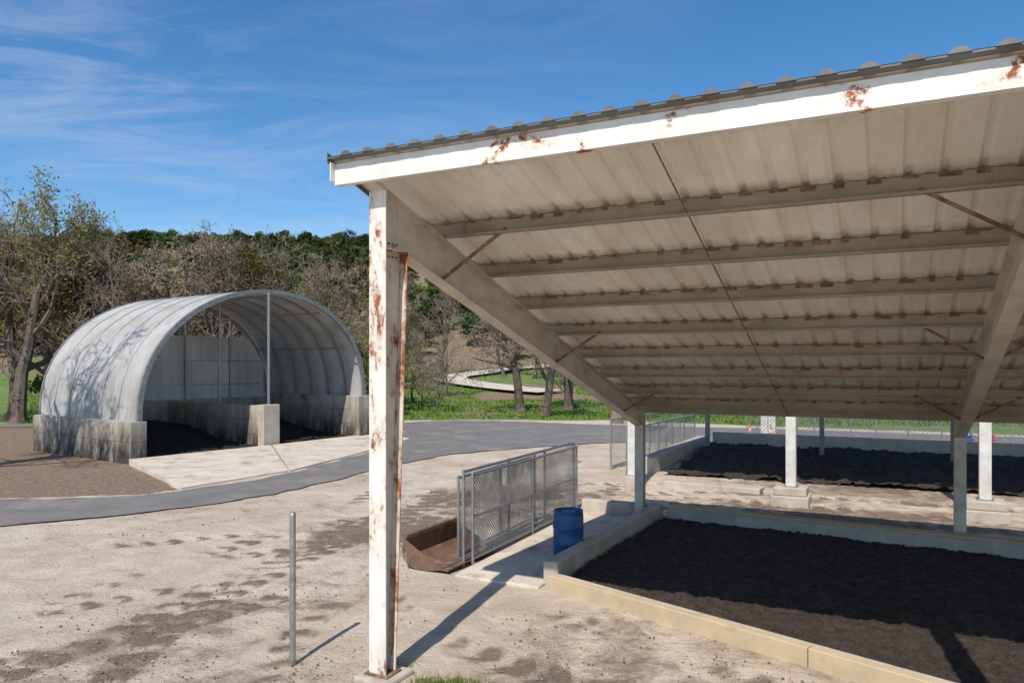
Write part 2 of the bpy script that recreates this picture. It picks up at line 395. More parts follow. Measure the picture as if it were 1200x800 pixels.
# ------------------------------------------------------------------ open shed
SL = .307
def roofz(t): return 5.71 - SL * t
def build_shed(loc, rot, frames, s0, s1, simple_posts=False, footings=True):
    E = empty('open_sided_shed', loc, rot)
    for nm, dz, mat in (('roof_underside', 0, 'roof_under'), ('roof_sheet_top', .006, 'rooftop')):
        mb = MB(); prof = []; x = s0
        while x < s1:
            prof += [(x, 0), (x + .205, 0), (x + .235, .032), (x + .275, .032)]; x += .305
        prof.append((x, 0)); T = [-.42, 1, 2.2, 3.4, 4.6, 5.8, 7, 8.2, 9.4, 10.25]
        vs = [(px_, t, roofz(t) + dz + pz) for t in T for px_, pz in prof]; n = len(prof)
        mb.add(vs, [(j * n + i, j * n + i + 1, (j + 1) * n + i + 1, (j + 1) * n + i) for j in range(len(T) - 1) for i in range(n - 1)], mat)
        mb.obj(nm, E)
    mb = MB(); x = s0
    while x < s1:
        mb.hexa([(x, -.425, roofz(-.42) - .018), (x + .305, -.425, roofz(-.42) - .018), (x + .305, -.36, roofz(-.36) - .018), (x, -.36, roofz(-.36) - .018),
                 (x, -.425, roofz(-.42) - .004), (x + .305, -.425, roofz(-.42) - .004), (x + .305, -.36, roofz(-.36) - .004), (x, -.36, roofz(-.36) - .004)], 'rooftop')
        mb.hexa([(x + .175, -.44, roofz(-.42) - .004), (x + .335, -.44, roofz(-.42) - .004), (x + .335, -.37, roofz(-.37) - .004), (x + .175, -.37, roofz(-.37) - .004),
                 (x + .225, -.44, roofz(-.42) + .040), (x + .285, -.44, roofz(-.42) + .040), (x + .285, -.37, roofz(-.37) + .040), (x + .225, -.37, roofz(-.37) + .040)], 'rooftop')
        x += .305
    mb.obj('roof_lip', E)
    mb = MB(); zt = roofz(-.3) - .022
    mb.box(s0 + .02, s1, -.335, -.320, zt - .235, zt, 'fascia')
    mb.box(s0 + .02, s1, -.318, -.24, zt - .235, zt - .225, 'fascia')
    mb.box(s0 + .005, s0 + .018, -.40, -.20, zt - .20, zt + .01, 'fascia')
    mb.obj('fascia', E)
    mb = MB()
    mb.yz(s0 - .012, s0 - .002, [(-.43, roofz(-.43) - .06), (10.27, roofz(10.27) - .06), (10.27, roofz(10.27) + .05), (-.43, roofz(-.43) + .05)], 'rooftop')
    mb.obj('rake_trim', E)
    mb = MB(); PT = [1.2, 2.4, 3.6, 4.8, 6.0, 7.2, 8.4, 9.4]
    for t in PT:
        zt = roofz(t) - .004
        mb.box(s0 + .12, s1 - .05, t, t + .007, zt - .20, zt - .008, 'purlin')
        mb.box(s0 + .12, s1 - .05, t - .065, t - .001, zt - .20, zt - .193, 'purlin')
        mb.box(s0 + .12, s1 - .05, t + .008, t + .07, zt - .034, zt - .026, 'purlin')
        mb.box(s0 + .12, s1 - .05, t - .067, t - .062, zt - .192, zt - .172, 'purlin')
        x = s0 + .2
        while x < s1 - .3:
            if random.random() < .9:
                L = random.uniform(.05, .24); mb.box(x, x + L, t - .006, t - .001, zt - .03 - random.random() * .03, zt - .012, 'rusty')
            x += .305
        for s in frames:
            mb.box(max(s0 + .13, s - .35), min(s1 - .06, s + .35), t - .010, t - .0015, zt - .19, zt - .03, 'purlin')
    mb.obj('purlins', E)
    mb = MB(); t = 10.1; zt = roofz(t) - .01
    mb.box(s0 + .05, s1, t, t + .01, zt - .17, zt, 'purlin'); mb.box(s0 + .05, s1, t + .08, t + .09, zt - .12, zt - .02, 'rooftop'); mb.obj('eave_strut', E)
    for k, s in enumerate(frames):
        mb = MB()
        rt = lambda t: roofz(t) - .225
        dp = lambda t: .56 - .02 * t
        a, b_ = .26, 9.60
        mb.yz(s - .005, s + .005, [(a, rt(a) - dp(a)), (b_, rt(b_) - dp(b_)), (b_, rt(b_) - .01), (a, rt(a) - .01)], 'rafter')
        mb.yz(s - .10, s + .10, [(a - .3, rt(a - .3) - .012), (b_, rt(b_) - .012), (b_, rt(b_)), (a - .3, rt(a - .3))], 'rafter')
        mb.yz(s - .10, s + .10, [(a, rt(a) - dp(a) - .014), (b_, rt(b_) - dp(b_) - .014), (b_, rt(b_) - dp(b_) - .001), (a, rt(a) - dp(a) - .001)], 'rafter')
        mb.obj('rafter_%d' % (k + 1), E)
        mb = MB()
        if simple_posts:
            z0 = .42 if footings else 0
            mb.box(s - .12, s + .12, -.12, .12, z0, roofz(0) - .24, 'whitepost')
            mb.box(s - .17, s + .17, -.17, .17, z0 - .0, z0 + .02, 'galv_dull')
        else:
            top = roofz(0) - .26
            w = .115
            mb.box(s - w, s + w, -.12, -.106, 0.05, top + .03, 'paint_col')
            zk = rt(.3) - dp(.3)
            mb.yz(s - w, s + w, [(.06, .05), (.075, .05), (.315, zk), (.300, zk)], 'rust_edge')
            mb.yz(s - .005, s + .005, [(-.105, .05), (.059, .05), (.299, zk), (-.105, zk)], 'paint_web_shade')
            mb.yz(s - .0052, s + .0048, [(-.105, zk + .001), (.258, zk + .001), (.258, top - .02), (-.105, top)], 'paint_web_shade')
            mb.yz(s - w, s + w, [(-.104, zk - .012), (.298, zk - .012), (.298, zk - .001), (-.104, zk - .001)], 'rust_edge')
            mb.yz(s - .014, s - .007, [(-.09, zk - .10), (.32, zk - .02), (.5, zk + .30), (-.09, zk + .42)], 'paint_web_shade')
            for q in range(5):
                mb.tube((s + .006, -.06 + .07 * q, zk + .08), (s + .022, -.06 + .07 * q, zk + .08), .013, .013, 6, 'rusty')
                mb.tube((s + .006, -.06 + .07 * q, zk - .07), (s + .022, -.06 + .07 * q, zk - .07), .013, .013, 6, 'rusty')
            mb.box(s - .16, s + .16, -.16, .12, .03, .048, 'rusty')
        mb.obj('front_column_%d' % (k + 1), E)
        if footings:
            mb = MB()
            if simple_posts and k > 0:
                mb.box(s - .46, s + .46, -.42, .42, -.1, .21, 'concrete'); mb.box(s - .40, s + .40, -.36, .36, .212, .418, 'concrete')
            elif not simple_posts:
                mb.box(s - .25, s + .25, -.25, .25, -.1, .029, 'concrete')
            else:
                mb.box(s - .2, s + .2, -.2, .2, -.1, .418, 'concrete')
            mb.obj('footing_%d' % (k + 1), E, bevel=.03)
        mb = MB()
        if not simple_posts:
            top = roofz(9.7) - .23
            mb.box(s - .10, s + .10, 9.605, 9.617, -.05, top, 'rafter'); mb.box(s - .10, s + .10, 9.79, 9.802, -.05, top - .05, 'rafter')
            mb.box(s - .005, s + .005, 9.618, 9.789, -.05, top - .05, 'rafter')
        else:
            mb.box(s - .08, s + .08, 9.605, 9.77, -.05, roofz(9.7) - .24, 'galv_dull')
        mb.obj('rear_column_%d' % (k + 1), E)
        mb = MB()
        for t, L in ((1.2, .95), (4.8, .85), (8.4, .8)):
            zt = roofz(t)
            for sg in ((1,) if s < .5 else (-1, 1)):
                p0 = Vector((s + sg * .04, t - .03, rt(t) - dp(t) + .04)); p1 = Vector((s + sg * L, t - .03, zt - .15))
                mb.tube(p0, p1, .026, .026, 4, 'rusty'); mb.tube(p0 + Vector((0, .03, .01)), p1 + Vector((0, .03, .01)), .01, .01, 4, 'purlin')
        mb.obj('flange_braces_%d' % (k + 1), E)
    mb = MB()
    for a, b_ in zip(frames[:-1], frames[1:]):
        m_ = (a + b_) / 2 + .02
        mb.tube((m_, -.28, roofz(-.28) - .2), (m_, 10.0, roofz(10) - .17), .009, .009, 5, 'rusty')
    mb.obj('sag_rods', E)
    return E
ROT = math.atan2(-.455, .89)
build_shed((-1.46, 8.43, 0), ROT, [0, 6.33, 12.66], -.45, 13.1)
build_shed((3.45, 21.1, 0), ROT, [0, 4.25, 8.5, 12.75], -.35, 13.2, simple_posts=True)

# ------------------------------------------------------------------ bunkers
def wallobj(name, segs, mat, bevel=.02):
    mb = MB()
    for a, b, w, z0, z1 in segs: mb.wall(a, b, w, z0, z1, mat)
    return mb.obj(name, bevel=bevel)
E = empty('compost_bunker')
def child(o): o.parent = E; return o
child(wallobj('side_wall', [((.62, 11.95), (3.35, 17.0), .26, -.05, .36)], 'concrete'))
child(wallobj('back_wall', [((3.55, 16.78), (11.5, 11.75), .22, -.05, .34)], 'concrete'))
child(wallobj('back_wall_cap', [((3.6, 16.75), (11.5, 11.76), .27, .343, .39)], 'timber', .006))
segs = []
a = Vector((.62, 11.78)); b = Vector((5.6, 6.55)); L = (b - a).length; d = (b - a) / L; t = 0
while t < L:
    q = min(L, t + 4.2); segs.append((tuple(a + d * t), tuple(a + d * (q - .006)), .13, -.05, .20 + random.uniform(-.006, .006))); t += 4.21
child(wallobj('front_timber_wall', segs, 'timber', .01))
child(wallobj('front_inner_kerb', [((.74, 11.93), (5.8, 6.62), .06, -.05, .17)], 'concrete', .006))

def compost(name, P, base, amp, res=.12, mound=None, mat='compost', cl=.0):
    x0 = min(p[0] for p in P); x1 = max(p[0] for p in P); y0 = min(p[1] for p in P); y1 = max(p[1] for p in P)
    nx = int((x1 - x0) / res) + 1; ny = int((y1 - y0) / res) + 1; idx = {}; v = []; f = []
    for j in range(ny + 1):
        for i in range(nx + 1):
            x = x0 + i * res; y = y0 + j * res
            z = base + amp * (nz(x, y, 1.1, 3) + .6 * nz(x, y, 3.2, 1) + .5 * nz(x, y, 8, 4)) + random.uniform(-.012, .012)
            if cl: z += cl * max(0, nz(x, y, 6, 7)) ** 1.0 + cl * .6 * random.random() ** 3
            if mound: z += mound(x, y)
            idx[i, j] = len(v); v.append((x + random.uniform(-.3, .3) * res, y + random.uniform(-.3, .3) * res, z))
    for j in range(ny):
        for i in range(nx):
            if inpoly(x0 + (i + .5) * res, y0 + (j + .5) * res, P):
                f.append((idx[i, j], idx[i + 1, j], idx[i + 1, j + 1], idx[i, j + 1]))
    me = bpy.data.meshes.new(name); me.from_pydata(v, [], f); me.materials.append(M[mat]); me.update()
    bm = bmesh.new(); bm.from_mesh(me); bmesh.ops.delete(bm, geom=[q for q in bm.verts if not q.link_faces], context='VERTS'); bm.to_mesh(me); bm.free()
    o = bpy.data.objects.new(name, me); COL.objects.link(o); return o
c = compost('compost_bed', [(.78, 11.85), (3.5, 16.8), (11.4, 11.8), (9, 4), (5.75, 6.7)], .08, .04, .05, None, 'compost', .05)
c.parent = E
E2 = empty('compost_bunker')
c = compost('compost_bed', [(5.0, 24.2), (8.3, 31.1), (19.2, 25.6), (15.6, 19.2)], .02, .12, .15, lambda x, y: .28 * ss((x + 2 * y - 57) / 14), cl=.08); c.parent = E2
for nm, sg, mt in (('side_wall', [((4.5, 24.6), (8.3, 32.2), .5, -.05, .5)], 'concrete'), ('back_wall', [((8.6, 31.6), (20, 25.8), .3, -.05, .75)], 'concrete'),
                   ('front_ledge', [((4.5, 22.3), (7.0, 20.7), .55, -.05, .13), ((7.05, 20.7), (7.9, 20.3), .5, -.05, .1)], 'concrete')):
    o = wallobj(nm, sg, mt, .03); o.parent = E2
# raised pad between gate and bunker (real slab, 6 cm proud of the soil)
mb = MB(); P = [(-.98, 12.45), (.42, 11.75), (3.12, 17.15), (1.62, 17.95)]
mb.hexa([(x, y, -.06) for x, y in P] + [(x, y, .014) for x, y in P], 'concrete_pale'); mb.obj('concrete_pad', bevel=.01)
mb = MB(); mb.wall((1.75, 18.05), (3.25, 17.25), .3, -.05, .30, 'concrete'); mb.obj('concrete_kerb', bevel=.02)

# ------------------------------------------------------------------ chain-link gates
def chain_gate(name, loc, rot, L, H, bays=3, pitch=.075, wr=.004, fr=.027, z0=.08, feet=True, rails=2):
    E = empty(name, loc, rot)
    mb = MB()
    zs = [z0, z0 + H] + ([z0 + H * .5] if rails > 2 else [])
    for z in zs: mb.tube((0, 0, z), (L, 0, z), fr, fr, 8, 'galv')
    for i in range(bays + 1):
        x = L * i / bays; mb.tube((x, 0, -.03 if feet else z0), (x, 0, z0 + H + .03), fr, fr, 8, 'galv')
        mb.tube((x, 0, z0 + H + .03), (x, 0, z0 + H + .05), fr * 1.2, fr * .4, 8, 'galv')
    mb.obj('frame', E, smooth=False)
    mb = MB(); c = -H
    while c < L:
        a, b = max(0, -c), min(H, L - c)
        if b > a:
            mb.tube((c + a, .01, z0 + a), (c + b, .01, z0 + b), wr, wr, 3, 'galv_dull', False)
            mb.tube((L - c - a, -.01, z0 + a), (L - c - b, -.01, z0 + b), wr, wr, 3, 'galv_dull', False)
        c += pitch * 1.414
    mb.obj('chain_link_mesh', E); return E
gr_ = math.atan2(5.09, 2.39)
chain_gate('chain_link_gate', (-.86, 13.08, .02), gr_, 5.6, 1.55, 3, pitch=.06)
chain_gate('chain_link_gate', (-.70, 13.15, .02), gr_ - .01, 5.2, 1.48, 2, rails=3, pitch=.06)
chain_gate('chain_link_gate', (-.98, 13.5, .02), gr_ + .012, 3.6, 1.38, 2, rails=2, pitch=.06)
chain_gate('chain_link_gate', (3.7, 23.9, 0), math.atan2(8.0, 4.2), 9, 1.4, 5)
chain_gate('chain_link_gate', (3.4, 25.5, 0), math.atan2(8.0, 4.6), 8, 1.6, 4)
chain_gate('chain_link_fence', (11, 33.2, 0), math.atan2(-6.5, 13.5), 24, 1.5, 10, pitch=.12, wr=.006)
chain_gate('chain_link_fence', (11.6, 36.5, 0), math.atan2(-5.2, 10), 14, 1.4, 6, pitch=.12, wr=.006)

# ------------------------------------------------------------------ blue barrel
mb = MB()
prof = [(0, 0), (.24, 0), (.262, .02), (.272, .08), (.275, .27), (.287, .285), (.287, .31), (.275, .325), (.277, .56), (.289, .575), (.289, .60), (.277, .615), (.273, .80), (.262, .86), (.268, .865), (.268, .885), (.25, .885), (.245, .862), (0, .862)]
n = 40; vs = []; fs = []
for r, z in prof:
    for i in range(n): t = 2 * math.pi * i / n; vs.append((r * math.cos(t), r * math.sin(t), z))
for j in range(len(prof) - 1):
    for i in range(n): fs.append((j * n + i, j * n + (i + 1) % n, (j + 1) * n + (i + 1) % n, (j + 1) * n + i))
mb.add(vs, fs, 'blue'); mb.tube((.15, 0, .86), (.15, 0, .885), .035, .035, 12, 'blue'); mb.tube((-.15, .03, .86), (-.15, .03, .88), .03, .03, 12, 'black')
mb.obj('blue_plastic_barrel', loc=(1.03, 13.5, .016), smooth=True)

mb = MB(); mb.tube((0, 0, -.1), (0, 0, 1.74), .036, .036, 16, 'galv'); mb.tube((0, 0, 1.74), (0, 0, 1.775), .042, .028, 16, 'galv'); mb.tube((0, 0, .95), (0, 0, 1.0), .041, .041, 16, 'galv_dull')
mb.obj('steel_pipe_post', loc=(-2.61, 8.8, 0), smooth=False)

E = empty('loader_bucket', (-1.62, 12.85, .0), math.atan2(.89, .455))
pr = [(-.50, .05), (-.20, .0), (.05, .0), (.22, .06), (.32, .18), (.34, .34), (.29, .50)]
mb = MB(); L = 1.75; th = .025
for i in range(len(pr) - 1):
    (y0, z0), (y1, z1) = pr[i], pr[i + 1]; d = Vector((y1 - y0, z1 - z0)).normalized(); nn = Vector((-d.y, d.x)) * th
    mb.yz(0, L, [(y0, z0), (y1, z1), (y1 + nn.x, z1 + nn.y), (y0 + nn.x, z0 + nn.y)], 'bucket')
mb.obj('bucket_shell', E)
mb = MB()
for x in (-.022, L + .002):
    n = len(pr); vs = [(x, y, z - .01) for y, z in pr] + [(x + .02, y, z - .01) for y, z in pr]
    mb.add(vs, [tuple(range(n)), tuple(range(n, 2 * n))[::-1]] + [(i, (i + 1) % n, n + (i + 1) % n, n + i) for i in range(n)], 'bucket')
mb.obj('end_plates', E)
mb = MB(); mb.box(-.03, L + .03, -.62, -.47, .035, .06, 'bucket'); mb.box(-.02, L + .02, .24, .33, .50, .56, 'bucket'); mb.obj('cutting_edge', E)

# ------------------------------------------------------------------ hoop barn
BR = math.atan2(.8246, .566)
B = empty('hoop_barn', (-10.53, 31.8, 0), BR)
W = 5.7; LEN = 7.6
def arch(th, y=0, sh=0):
    x = -W * math.cos(th); zs = 1.8 + .3 * x / W
    s_ = math.sin(th)
    return Vector((x * (1 - sh * .02), y, zs + (5.0 - sh * .10) * (s_ ** .88 if s_ > 0 else 0)))
mb = MB(); vs = []; na = 44; ns = 6; sub = 6
rows = ns * sub + 1
for j in range(rows):
    y = LEN * j / (rows - 1); ph = (j % sub) / sub; sag = math.sin(ph * math.pi)
    for i in range(na + 1):
        vs.append(arch(math.pi * i / na, y, sag * (1 + .5 * nz(i * .3, j * .2))))
mb.add(vs, [(j * (na + 1) + i, (j + 1) * (na + 1) + i, (j + 1) * (na + 1) + i + 1, j * (na + 1) + i + 1) for j in range(rows - 1) for i in range(na)], 'fabric')
mb.obj('fabric_cover', B, smooth=True)
mb = MB()
for k in range(ns + 1):
    y = LEN * k / ns
    for i in range(na):
        a = arch(math.pi * i / na, y); b = arch(math.pi * (i + 1) / na, y)
        a = Vector((a.x * .985, y, a.z - .07)); b = Vector((b.x * .985, y, b.z - .07))
        mb.tube(a, b, .045, .045, 6, 'galv', False)
        if 0 < k < ns:
            o = arch(math.pi * i / na, y); p = arch(math.pi * (i + 1) / na, y)
            mb.tube(o, p, .022, .022, 5, 'galv_dull', False)
for th in (.5, 1.0, 1.5708, 2.14, 2.64):
    a = arch(th, 0); a = Vector((a.x * .96, 0, a.z - .26)); mb.tube(a, a + Vector((0, LEN, 0)), .025, .025, 6, 'galv')
mb.obj('arch_frames', B)
mb = MB()
for y0, y1 in ((-.10, .02), (LEN - .02, LEN + .1)):
    for i in range(na):
        a = arch(math.pi * i / na, 0); b = arch(math.pi * (i + 1) / na, 0)
        c0 = Vector((0, 0, 1.8)); ao = a + (a - c0).normalized() * .03; bo = b + (b - c0).normalized() * .03
        ai = a - (a - c0).normalized() * .16; bi = b - (b - c0).normalized() * .16
        mb.hexa([(ai.x, y0, ai.z), (bi.x, y0, bi.z), (bi.x, y1, bi.z), (ai.x, y1, ai.z), (ao.x, y0, ao.z), (bo.x, y0, bo.z), (bo.x, y1, bo.z), (ao.x, y1, ao.z)], 'galv_dull')
mb.obj('edge_band', B)
def blocks(name, x0, x1, y0, y1, h, courses, along='y', mat='concrete_old'):
    mb = MB(); ch = h / courses
    for c_ in range(courses):
        t = (y0 if along == 'y' else x0) - (.75 if c_ % 2 else 0); end = y1 if along == 'y' else x1; st = y0 if along == 'y' else x0
        while t < end - .05:
            a = max(t, st); b = min(t + 1.5, end); o = random.uniform(-.012, .012)
            if b - a > .06:
                if along == 'y': mb.box(x0 + o, x1 + o, a + .004, b - .004, c_ * ch - (.05 if c_ == 0 else -.006), (c_ + 1) * ch, mat)
                else: mb.box(a + .004, b - .004, y0 + o, y1 + o, c_ * ch - (.05 if c_ == 0 else -.006), (c_ + 1) * ch, mat)
            t += 1.5
    return mb.obj(name, B, bevel=.015)
blocks('side_block_wall_1', -6.0, -5.4, -.15, LEN, 1.5, 2)
blocks('side_block_wall_2', 5.4, 6.0, -.35, LEN, 2.1, 3)
blocks('rear_block_wall', -5.38, 5.38, LEN - .6, LEN, 1.9, 3, 'x')
blocks('centre_block_wall', -.3, .3, .1, LEN - .62, 1.85, 3)
mb = MB(); mb.box(-.42, .42, -.32, .08, -.05, 1.9, 'concrete'); mb.box(5.0, 5.38, -.35, .1, -.05, 2.1, 'concrete_old'); mb.obj('end_pillars', B, bevel=.03)
mb = MB(); x = -5.3
while x < 5.29:
    xa, xb = x, x + .53
    za = 1.8 + .3 * xa / W + 5 * math.sqrt(max(0, 1 - (xa / W) ** 2)) - .25; zb = 1.8 + .3 * xb / W + 5 * math.sqrt(max(0, 1 - (xb / W) ** 2)) - .25
    za = min(za, 5.05); zb = min(zb, 5.05)
    mb.hexa([(xa, LEN - .3, 1.92), (xb - .01, LEN - .3, 1.92), (xb - .01, LEN - .25, 1.92), (xa, LEN - .25, 1.92), (xa, LEN - .3, za), (xb - .01, LEN - .3, zb), (xb - .01, LEN - .25, zb), (xa, LEN - .25, za)], 'whitepanel'); x += .53
for z in (2.6, 3.8): mb.box(-5.0, 5.0, LEN - .33, LEN - .302, z, z + .05, 'galv')
mb.obj('rear_panel_wall', B)
mb = MB()
for x in (-2.6, .7, 3.2): mb.tube((x, LEN - .4, 1.8), (x, LEN - .4, 1.7 + .3 * x / W + 5 * math.sqrt(1 - (x / W) ** 2)), .05, .05, 8, 'galv')
mb.tube((0, -.1, 1.9), (0, -.1, 6.7), .06, .06, 8, 'galv'); mb.tube((0, 3.4, 1.85), (0, 3.4, 6.7), .05, .05, 8, 'galv')
mb.obj('posts', B)
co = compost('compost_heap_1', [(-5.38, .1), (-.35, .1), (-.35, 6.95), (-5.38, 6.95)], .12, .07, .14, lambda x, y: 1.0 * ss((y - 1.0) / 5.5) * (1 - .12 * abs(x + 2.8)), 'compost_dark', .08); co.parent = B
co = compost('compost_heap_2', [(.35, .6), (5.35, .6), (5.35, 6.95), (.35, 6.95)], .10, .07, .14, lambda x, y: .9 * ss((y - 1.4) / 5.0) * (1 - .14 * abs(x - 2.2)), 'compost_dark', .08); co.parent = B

# ------------------------------------------------------------------ trees
def tree_mesh(name, seed, H, spread=.9, levels=4, kids=(8, 6, 6, 5), leaf=None, leafn=0, leafs=.12, trunk_r=.32, bark='bark', first=.25, twig=.017, droop=0.0, lean=0):
    R = random.Random(seed); mb = MB(); tips = []
    def branch(p, d, L, r, lv):
        nseg = (7, 5, 4, 3, 3)[lv]; sides = (8, 5, 4, 3, 3)[lv]
        pts = [(p.copy(), r)]; r_end = r * (.35 if lv == 0 else .3)
        wand = (.16, .28, .34, .4, .45)[lv]
        for i in range(nseg):
            d = (d + Vector((R.gauss(0, wand), R.gauss(0, wand), R.gauss(0, wand * .7) + (.10 if lv < 2 else .03) - droop * (lv >= 2))) * .8).normalized()
            p = p + d * (L / nseg); rr = r + (r_end - r) * ((i + 1) / nseg); pts.append((p.copy(), max(rr, twig * .7)))
        for i in range(nseg):
            mb.tube(pts[i][0], pts[i + 1][0], pts[i][1], pts[i + 1][1], sides, bark if lv < 2 else 'bark_pale', False)
        if lv >= levels:
            tips.append((pts[-1][0], d)); tips.append((pts[1][0], d)); return
        nk = kids[lv]
        for k in range(nk):
            f = first + (1 - first) * (k + R.random()) / nk if lv == 0 else .25 + .75 * (k + R.random()) / nk
            f = min(f, .999); i = int(f * nseg); q = pts[i][0].lerp(pts[i + 1][0], f * nseg - i); rr = pts[i][1] + (pts[i + 1][1] - pts[i][1]) * (f * nseg - i)
            dd = (pts[i + 1][0] - pts[i][0]).normalized(); az = R.uniform(0, 2 * math.pi) if lv else (k * 2.4 + R.uniform(-.5, .5))
            o = dd.orthogonal().normalized(); o = Matrix.Rotation(az, 3, dd) @ o
            ang = R.uniform(.6, 1.1) if lv else R.uniform(.55, 1.05) * (1.15 - .45 * f)
            nd = (dd * math.cos(ang) + o * math.sin(ang) * spread).normalized()
            ll = (H * R.uniform(.38, .52) * (1.05 - .5 * f)) if lv == 0 else L * R.uniform(.42, .66) * (1.1 - .35 * f)
            branch(q, nd, ll, max(rr * (.62 if lv == 0 else .55), twig), lv + 1)
    branch(Vector((0, 0, -.3)), Vector((lean, 0, 1)).normalized(), H * .74, trunk_r, 0)
    if leaf:
        for _ in range(leafn):
            p, d = R.choice(tips); p = p + Vector((R.gauss(0, .22), R.gauss(0, .22), R.gauss(0, .18)))
            a = Vector((R.gauss(0, 1), R.gauss(0, 1), R.gauss(0, 1))).normalized(); b = a.orthogonal().normalized(); s = leafs * R.uniform(.6, 1.4)
            mb.add([p - a * s, p - b * s * .6, p + a * s, p + b * s * .6], [(0, 1, 2, 3)], leaf)
    mb.tube((0, 0, -.3), (0, 0, .35), trunk_r * 1.5, trunk_r * 1.02, 8, bark, False)
    return mb.mesh(name)
def crown_mesh(name, seed, H, R0, n=1500, leaf='leaf_g', ls=.36):
    R = random.Random(seed); mb = MB()
    mb.tube((0, 0, -.8), (0, 0, H * .45), .28, .16, 6, 'bark', False)
    cl = []
    for i in range(17):
        a = R.uniform(0, 6.283); r = R0 * math.sqrt(R.random()) * .8; z = H * (.38 + .55 * R.random() * (1 - .35 * (r / R0)))
        cl.append((Vector((r * math.cos(a), r * math.sin(a), z)), R0 * R.uniform(.24, .42))); mb.tube((0, 0, H * .3), cl[-1][0], .1, .03, 4, 'bark', False)
    for _ in range(n):
        c, r = R.choice(cl); d = Vector((R.gauss(0, 1), R.gauss(0, 1), R.gauss(0, .75))).normalized(); p = c + d * r * (R.random() ** .4)
        a = Vector((R.gauss(0, 1), R.gauss(0, 1), R.gauss(0, 1))).normalized(); b = a.orthogonal().normalized(); s = ls * R.uniform(.5, 1.3)
        mb.add([p - a * s, p - b * s * .7, p + a * s, p + b * s * .7], [(0, 1, 2, 3)], leaf)
    return mb.mesh(name)

bareA = tree_mesh('bareA', 1, 13, .95, 4, (9, 6, 6, 4), trunk_r=.34)
bareB = tree_mesh('bareB', 2, 12, 1.05, 4, (8, 7, 5, 5), trunk_r=.31, leaf='leaf_b', leafn=3500, leafs=.08)
bareC = tree_mesh('bareC', 3, 11, 1.0, 4, (8, 6, 6, 5), trunk_r=.26, leaf='leaf_y', leafn=1600, leafs=.08)
leafA = tree_mesh('leafA', 4, 15.5, 1.0, 4, (10, 6, 6, 5), trunk_r=.42, leaf='leaf_y', leafn=4800, leafs=.085)
leafB = tree_mesh('leafB', 5, 12, 1.0, 4, (9, 6, 5, 4), trunk_r=.3, leaf='leaf_y', leafn=9500, leafs=.11)
smallT = tree_mesh('smallT', 6, 6, 1.0, 3, (9, 7, 6), trunk_r=.11, leaf='leaf_y', leafn=700, leafs=.06, first=.1)
bareD = tree_mesh('bareD', 11, 10, 1.25, 4, (9, 6, 6, 4), trunk_r=.40, droop=.10, first=.35, leaf='leaf_b', leafn=1200, leafs=.06)
oaks = [crown_mesh('oak%d' % i, 20 + i, 8 + i, 3.6 + .4 * i) for i in range(3)]
hillbare = tree_mesh('hillbare', 9, 9, 1.1, 3, (9, 7, 6), trunk_r=.2, twig=.05, leaf='leaf_b', leafn=1300, leafs=.17)
hilly = crown_mesh('hilly', 31, 8, 3.6, 1100, 'leaf_o', .28)

def put(name, mesh, x, y, s=1.0, rz=None, parent=None):
    o = bpy.data.objects.new(name, mesh); COL.objects.link(o); o.location = (x, y, terr(x, y)); o.scale = (s, s, s)
    o.rotation_euler = (0, 0, random.uniform(0, 6.28) if rz is None else rz)
    if parent: o.parent = parent
    return o
put('leafing_oak_tree', leafA, -31.0, 46.5, 1.05, .4)
put('leafing_oak_tree', leafA, -36.0, 50, 1.0, 2.4)
put('leafing_oak_tree', leafB, -28.8, 54, 1.15, 1.2)
put('leafing_oak_tree', leafB, -24, 58, 1.1, 3.2)
for nm, m, x, y, s, r in (('bare_oak_tree', bareA, -27.5, 50, 1.0, 1), ('bare_oak_tree', bareB, -24.0, 51, 1.1, 2), ('bare_oak_tree', bareA, -21.2, 52, 1.0, 3),
                          ('bare_oak_tree', bareB, -18.6, 51, 1.05, 4), ('bare_oak_tree', bareC, -16.4, 54, 1.12, 5), ('bare_oak_tree', bareA, -14.2, 56, .92, .3),
                          ('bare_oak_tree', bareB, -22, 60, 1.25, 5.2), ('bare_oak_tree', bareC, -30, 60, 1.3, .9), ('bare_oak_tree', bareA, -25.5, 47.5, .85, 2.9),
                          ('bare_oak_tree', bareB, -15.5, 62, 1.05, 1.5), ('bare_oak_tree', bareA, -18.8, 58, 1.05, 4.6), ('bare_oak_tree', bareB, -34, 56, 1.2, 3.3),
                          ('leafing_oak_tree', leafB, -17.5, 62, .9, 2.0), ('bare_oak_tree', bareB, -12.4, 62, .72, 2.2), ('live_oak_tree', oaks[1], -22.5, 57, .9, 1.2),
                          ('bare_oak_tree', bareA, -33.2, 49, 1.15, 5.1), ('leafing_oak_tree', leafB, -11.2, 60, .68, 4.0), ('leafing_oak_tree', leafB, -9.4, 57, .55, 1.0),
                          ('bare_oak_tree', bareA, -21.3, 19.2, 1.36, 2.2),
                          ('bare_oak_tree', bareD, 2.3, 52.5, .95, 2.6), ('bare_oak_tree', bareD, .7, 56.5, 1.0, .6), ('bare_oak_tree', bareD, 8.5, 56, .9, 4.4), ('bare_oak_tree', bareD, 4.6, 60, 1.0, 1.4)):
    put(nm, m, x, y, s, r)
for x, y, s, m in ((-12, 80, .95, bareC), (-1, 100, .9, bareB), (3, 98, 1, bareC), (-15, 88, 1, bareB), (-9.5, 104, 1, bareA), (7, 84, 1, bareB), (-16, 74, .9, bareC), (12, 88, 1, bareB), (-13.5, 92, 1, bareA)):
    put('bare_oak_tree', m, x, y, s)
